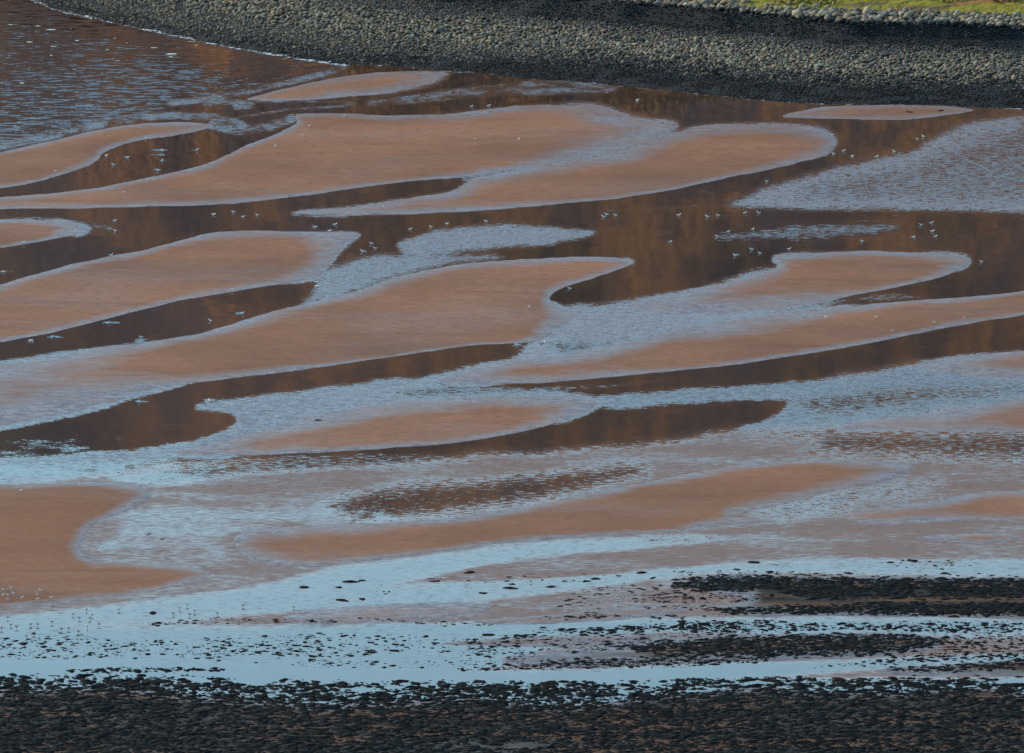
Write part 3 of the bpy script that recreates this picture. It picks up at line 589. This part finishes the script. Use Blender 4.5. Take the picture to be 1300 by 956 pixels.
DENS = [  # polygon, rocks per 100 square pixels, size
 ([(855,735),(930,729),(1000,731),(1100,733),(1460,733),(1460,764),(1150,763),(1060,765),(1000,760),(985,751),(900,752),(850,748)], 12, 0.36),
 ([(900,773),(1000,768),(1150,765),(1460,765),(1460,784),(1200,783),(1050,781),(930,781)], 13, 0.36),
 ([(640,785),(700,782),(800,779),(806,784),(720,788)], 9, 0.28),
 ([(680,799),(780,794),(870,790),(980,786),(1010,792),(900,800),(780,804),(690,803)], 9, 0.28),
 ([(760,820),(860,813),(900,808),(1080,803),(1165,805),(1200,812),(1180,825),(1130,833),(1000,836),(860,835),(800,829)], 10.5, 0.33),
 ([(560,850),(640,843),(700,837),(860,833),(1000,834),(960,842),(850,848),(740,850),(600,853)], 9, 0.27),
 ([(1117,848),(1200,842),(1300,836),(1460,831),(1460,848),(1300,850),(1180,856),(1120,853)], 11, 0.28),
 ([(800,760),(860,748),(1000,752),(1010,768),(930,784),(820,790)], 3.5, 0.24),
 ([(860,856),(960,858),(1100,859),(1460,858),(1460,872),(860,872)], 9, 0.28),
 ([(0,806),(90,803),(160,812),(270,812),(420,818),(420,842),(260,838),(130,836),(0,838),(-150,838),(-150,806)], 1.7, 0.24),
 ([(260,806),(430,803),(600,808),(660,822),(600,846),(430,850),(260,838)], 1.2, 0.24),
 ([(82,851),(110,847),(160,846),(290,848),(288,853),(160,855),(90,855)], 11, 0.27),
 ([(160,792),(230,786),(270,783),(330,785),(440,786),(435,796),(300,794),(200,795)], 3.0, 0.22),
 ([(430,783),(560,787),(650,789),(640,797),(500,794)], 2.0, 0.22),
 ([(600,800),(860,800),(860,835),(700,838),(580,850)], 1.8, 0.26),
 ([(860,786),(1000,790),(1460,784),(1460,806),(1200,806),(1080,802),(900,808),(860,812)], 5.0, 0.27),
 ([(1150,806),(1460,804),(1460,832),(1300,836),(1130,846),(1000,850),(1130,833),(1190,825)], 4.4, 0.26),
 ([(700,752),(790,740),(850,730),(862,750),(850,768),(780,780),(700,783)], 1.0, 0.22),
 ([(850,722),(950,722),(1100,728),(1300,728),(1460,726),(1460,733),(850,736)], 1.6, 0.20),
 ([(1100,708),(1220,710),(1240,722),(1180,726),(1100,718)], 0.5, 0.2),
 ([(430,736),(560,726),(680,728),(820,722),(820,734),(660,750),(480,765)], 0.35, 0.2),
 ([(-160,857),(0,855),(240,856),(340,862),(800,864),(900,857),(1460,858),(1460,990),(-160,990)], 12.0, 0.40),
]
rocks = []
for P, dn, szb in DENS:
    P = np.array(P, float); a, b = P.min(0), P.max(0); n = int((b[0] - a[0]) * (b[1] - a[1]) * dn / 100 * (3.6 if a[1] < 850 and dn > 4 else 3.8 if a[1] < 850 else 1.5))
    qx = rng.uniform(a[0], b[0], n); qy = rng.uniform(a[1], b[1], n); d, ins, _ = seg_dist(qx, qy, P)
    X, Y = ground(qx, qy)
    clump = 0.55 * fbm(X * 0.07 + 3, Y * 0.42, 4) + 0.45 * fbm(X * 0.35, Y * 0.5, 3)
    thr = 0.46 if dn < 4 else 0.30 if a[1] < 850 else np.interp(qy, [856, 872, 900], [0.48, 0.40, 0.26])
    p = np.where(ins, 1.0, 0) * smooth((clump - thr + 0.05) / 0.10) * (1.0 if dn > 4 else 1.7) * smooth(d / (9 if a[1] < 850 else 14) + 0.2)
    m = rng.random(n) < p
    for x, y, u in zip(qx[m], qy[m], rng.random(m.sum())): rocks.append((x, y, szb * (0.24 + 0.8 * u ** 4)))
print('weed', len(rocks))
def rock_item(x, y, s_):
    X, Y = ground(x, y); z = surf(x, y)
    
    return (float(X), float(Y), z, s_, rng.normal(0, 0.35), 0.0, int(rng.integers(14)))
wt_mesh = []
for V, F in WT:
    m_ = mesh_np('weedy_rock', V, F); m_.materials.append(M_WEED); wt_mesh.append(m_)
def weedy(x, y, s_, label, group):
    it = rock_item(x, y, s_); o = new_obj('weedy_rock', wt_mesh[it[6]]); o.location = it[:3]; o.scale = (s_, s_, s_ * 0.9); o.rotation_euler.z = it[4]
    o['label'] = label; o['category'] = 'rock'
    if group: o['group'] = group
for x, y in LONE: weedy(x, y, rng.uniform(0.24, 0.40), 'lone black weed-covered rock lying in the pale sky-mirroring channel', 'lone rocks in the pale channel')
for (x, y), lb in zip(SCRAP, ('single dark scrap of weed on the long tongue of sand below the brown pool', 'dark scrap of weed at the middle of the small sandbar under the cobble bank', 'dark scrap of weed towards the tip of the small sandbar under the cobble bank')): weedy(x, y, 0.34, lb, None)
vis = [r for r in rocks if 0 < r[0] < 1300 and r[1] < 856]; vis.sort(key=lambda r: -r[2]); big = set(vis[:230])
for r in vis[:230]:
    if r[0] < 560 or r[1] < 728: weedy(*r, 'black weed clump scattered on the wet blue shallows', 'weed clumps scattered on the blue shallows')
    elif r[1] < 785: weedy(*r, 'black weed-covered rock in the broad dark bed beside the reddish sand', 'rocks of the broad dark weed bed')
    else: weedy(*r, 'black weed-covered rock in the thin dark strips between blue puddles', 'rocks of the dark strips between puddles')
rest = [rock_item(*r) for r in rocks if r not in big]
new_obj('seaweed', scatter_mesh('seaweed', WT, rest, {}), None, M_WEED, 'stuff')

# ------------------------------------------------------------------ birds
def bird_mesh(name, mats, stand, leg=0.12, bill=0.05, lift=0.0):
    """head towards +x; body, neck and head are one surface"""
    secs = [(-0.24, 0.105, 0.006, 0.006), (-0.19, 0.10, 0.028, 0.014), (-0.12, 0.095, 0.055, 0.040), (-0.03, 0.085, 0.078, 0.066), (0.06, 0.085, 0.078, 0.070), (0.12, 0.105, 0.060, 0.062), (0.155, 0.145, 0.040, 0.044), (0.17, 0.185, 0.036, 0.038), (0.195, 0.20, 0.036, 0.036), (0.225, 0.198, 0.022, 0.022), (0.24, 0.193, 0.010, 0.010), (0.24 + bill, 0.185, 0.002, 0.002)]
    z0 = leg if stand else -0.025
    n = 8; V = []; F = []; MI = []
    for (x, z, ry, rz) in secs:
        for i in range(n): a = 2 * math.pi * i / n; V.append((x, ry * math.cos(a), z0 + z + rz * math.sin(a)))
    for q in range(len(secs) - 1):
        for i in range(n):
            F.append((q * n + i, (q + 1) * n + i, (q + 1) * n + (i + 1) % n, q * n + (i + 1) % n))
            up = math.sin(2 * math.pi * (i + 0.5) / n)
            MI.append(2 if q == 0 else 3 if q >= len(secs) - 2 else 1 if (up > -0.2 and 1 <= q <= 4) else 0)
    for sd in (-1, 1):                                     # folded wings lie along the flanks
        b0 = len(V); W = [(0.10, 0.062, 0.115), (0.0, 0.088, 0.125), (-0.12, 0.070, 0.125), (-0.27, 0.018, 0.122), (-0.12, 0.072, 0.075), (0.0, 0.088, 0.065)]
        for (x, y, z) in W: V.append((x, sd * y, z0 + z))
        F += [(b0, b0 + 1, b0 + 5, b0 + 5), (b0 + 1, b0 + 2, b0 + 4, b0 + 5), (b0 + 2, b0 + 3, b0 + 4, b0 + 4)]; MI += [1, 1, 2]
        if stand:
            b0 = len(V); x0, y0, t = 0.0, sd * 0.035, 0.006
            for zz in (0.0, z0 + 0.05):
                for dx, dy in ((-t, -t), (t, -t), (t, t), (-t, t)): V.append((x0 + dx, y0 + dy, zz))
            for i in range(4): F.append((b0 + i, b0 + (i + 1) % 4, b0 + 4 + (i + 1) % 4, b0 + 4 + i)); MI.append(3)
            b0 = len(V); V += [(-0.01, y0, 0.004), (0.05, y0 - 0.025, 0.002), (0.06, y0, 0.006), (0.05, y0 + 0.025, 0.002)]; F.append((b0, b0 + 1, b0 + 2, b0 + 3)); MI.append(3)
    me = bpy.data.meshes.new(name)
    me.from_pydata(V, [], [tuple(dict.fromkeys(f)) for f in F])
    for m_ in mats: me.materials.append(m_)
    for p, mi in zip(me.polygons, MI): p.material_index = mi; p.use_smooth = True
    me.update(); return me
GM = [M_WHITE, M_GREY, M_BLACK, M_BILL]
G_SWIM, G_STAND = bird_mesh('gull', GM, False), bird_mesh('gull', GM, True)
W_ME = bird_mesh('wader', [M_PALE, M_BROWN, M_BROWN, M_BLACK], True, 0.16, 0.09)
def put_bird(kind, me, x, y, label, cat, group, sc_=1.0):
    X, Y = ground(x, y + 2); o = new_obj(kind, me); z = surf(x, y + 2) if me is not G_SWIM else 0.0
    o.location = (float(X), float(Y), z); f = rng.choice([0, math.pi]) + rng.normal(0, 0.5); o.rotation_euler.z = f
    o.scale = (sc_ * rng.uniform(0.92, 1.08),) * 3
    o['label'] = label; o['category'] = cat; o['group'] = group
def swim_where(x, y):
    if y < 140: return 'white gull swimming in the brown water along the foot of the cobble bank'
    if x < 260 and y < 220: return 'white gull swimming in the dark pool behind the first long sandbank'
    if x < 520 and y < 330: return 'white gull swimming in the narrow dark channel by the big sandbank tip'
    if x > 1040 and y < 240: return 'white gull swimming round the blunt end of the broad sandbank'
    if x < 420 and 335 < y < 440: return 'white gull swimming in the long dark pool with spreading wakes'
    if x < 300 and y > 500 and y < 520: return 'white gull swimming in the brown pool above the ruffled blue shallows'
    if y > 600: return 'white gull on the ruffled shallows beside the rust-brown sandbank'
    if y > 420: return 'white gull at the end of the slim dark channel under the middle sandbank'
    if x > 840 and y > 285: return 'white gull swimming near the round dark pool beside the oval sandbar'
    return 'white gull swimming in the wide brown channel across the flats'
for x, y in SWIM: lb = swim_where(x, y); put_bird('gull', G_SWIM, x, y, lb, 'gull', 'gulls: ' + lb[11:], 1.15)
def stand_where(x, y):
    if y < 200: return 'white gull standing on the big upper sandbank'
    if y < 320: return 'white gull standing on a sand edge by the dark channel'
    if y < 380: return 'white gull standing at the edge of the middle sandbank'
    if x > 1000: return 'white gull standing on the long sandbar beneath the oval sandbar'
    if y > 600: return 'white gull standing on the rust-brown sandbank'
    return 'white gull standing on the middle sandbank near the orange pool'
for x, y in STAND: lb = stand_where(x, y); put_bird('gull', G_STAND, x, y - 1, lb, 'gull', 'gulls: ' + lb[11:], 0.9)
for x, y in FLOCK: put_bird('gull', G_STAND, x, y, 'white gull resting in a small flock on the rust-brown sand edge', 'gull', 'small flock on the rust-brown sand', 0.85)
for x, y in WADE:
    if x < 160: put_bird('wader', W_ME, x, y, 'dark wading bird feeding with others in the wet blue shallows', 'bird', 'waders feeding in the blue shallows', 0.72)
    elif x < 380 and y < 800: put_bird('wader', W_ME, x, y, 'dark wading bird at the end of the black weed strip', 'bird', 'waders by the weed strip', 0.72)
    else: put_bird('wader', W_ME, x, y, 'dark wading bird alone among scattered weed rocks', 'bird', 'waders among the weed rocks', 0.72)
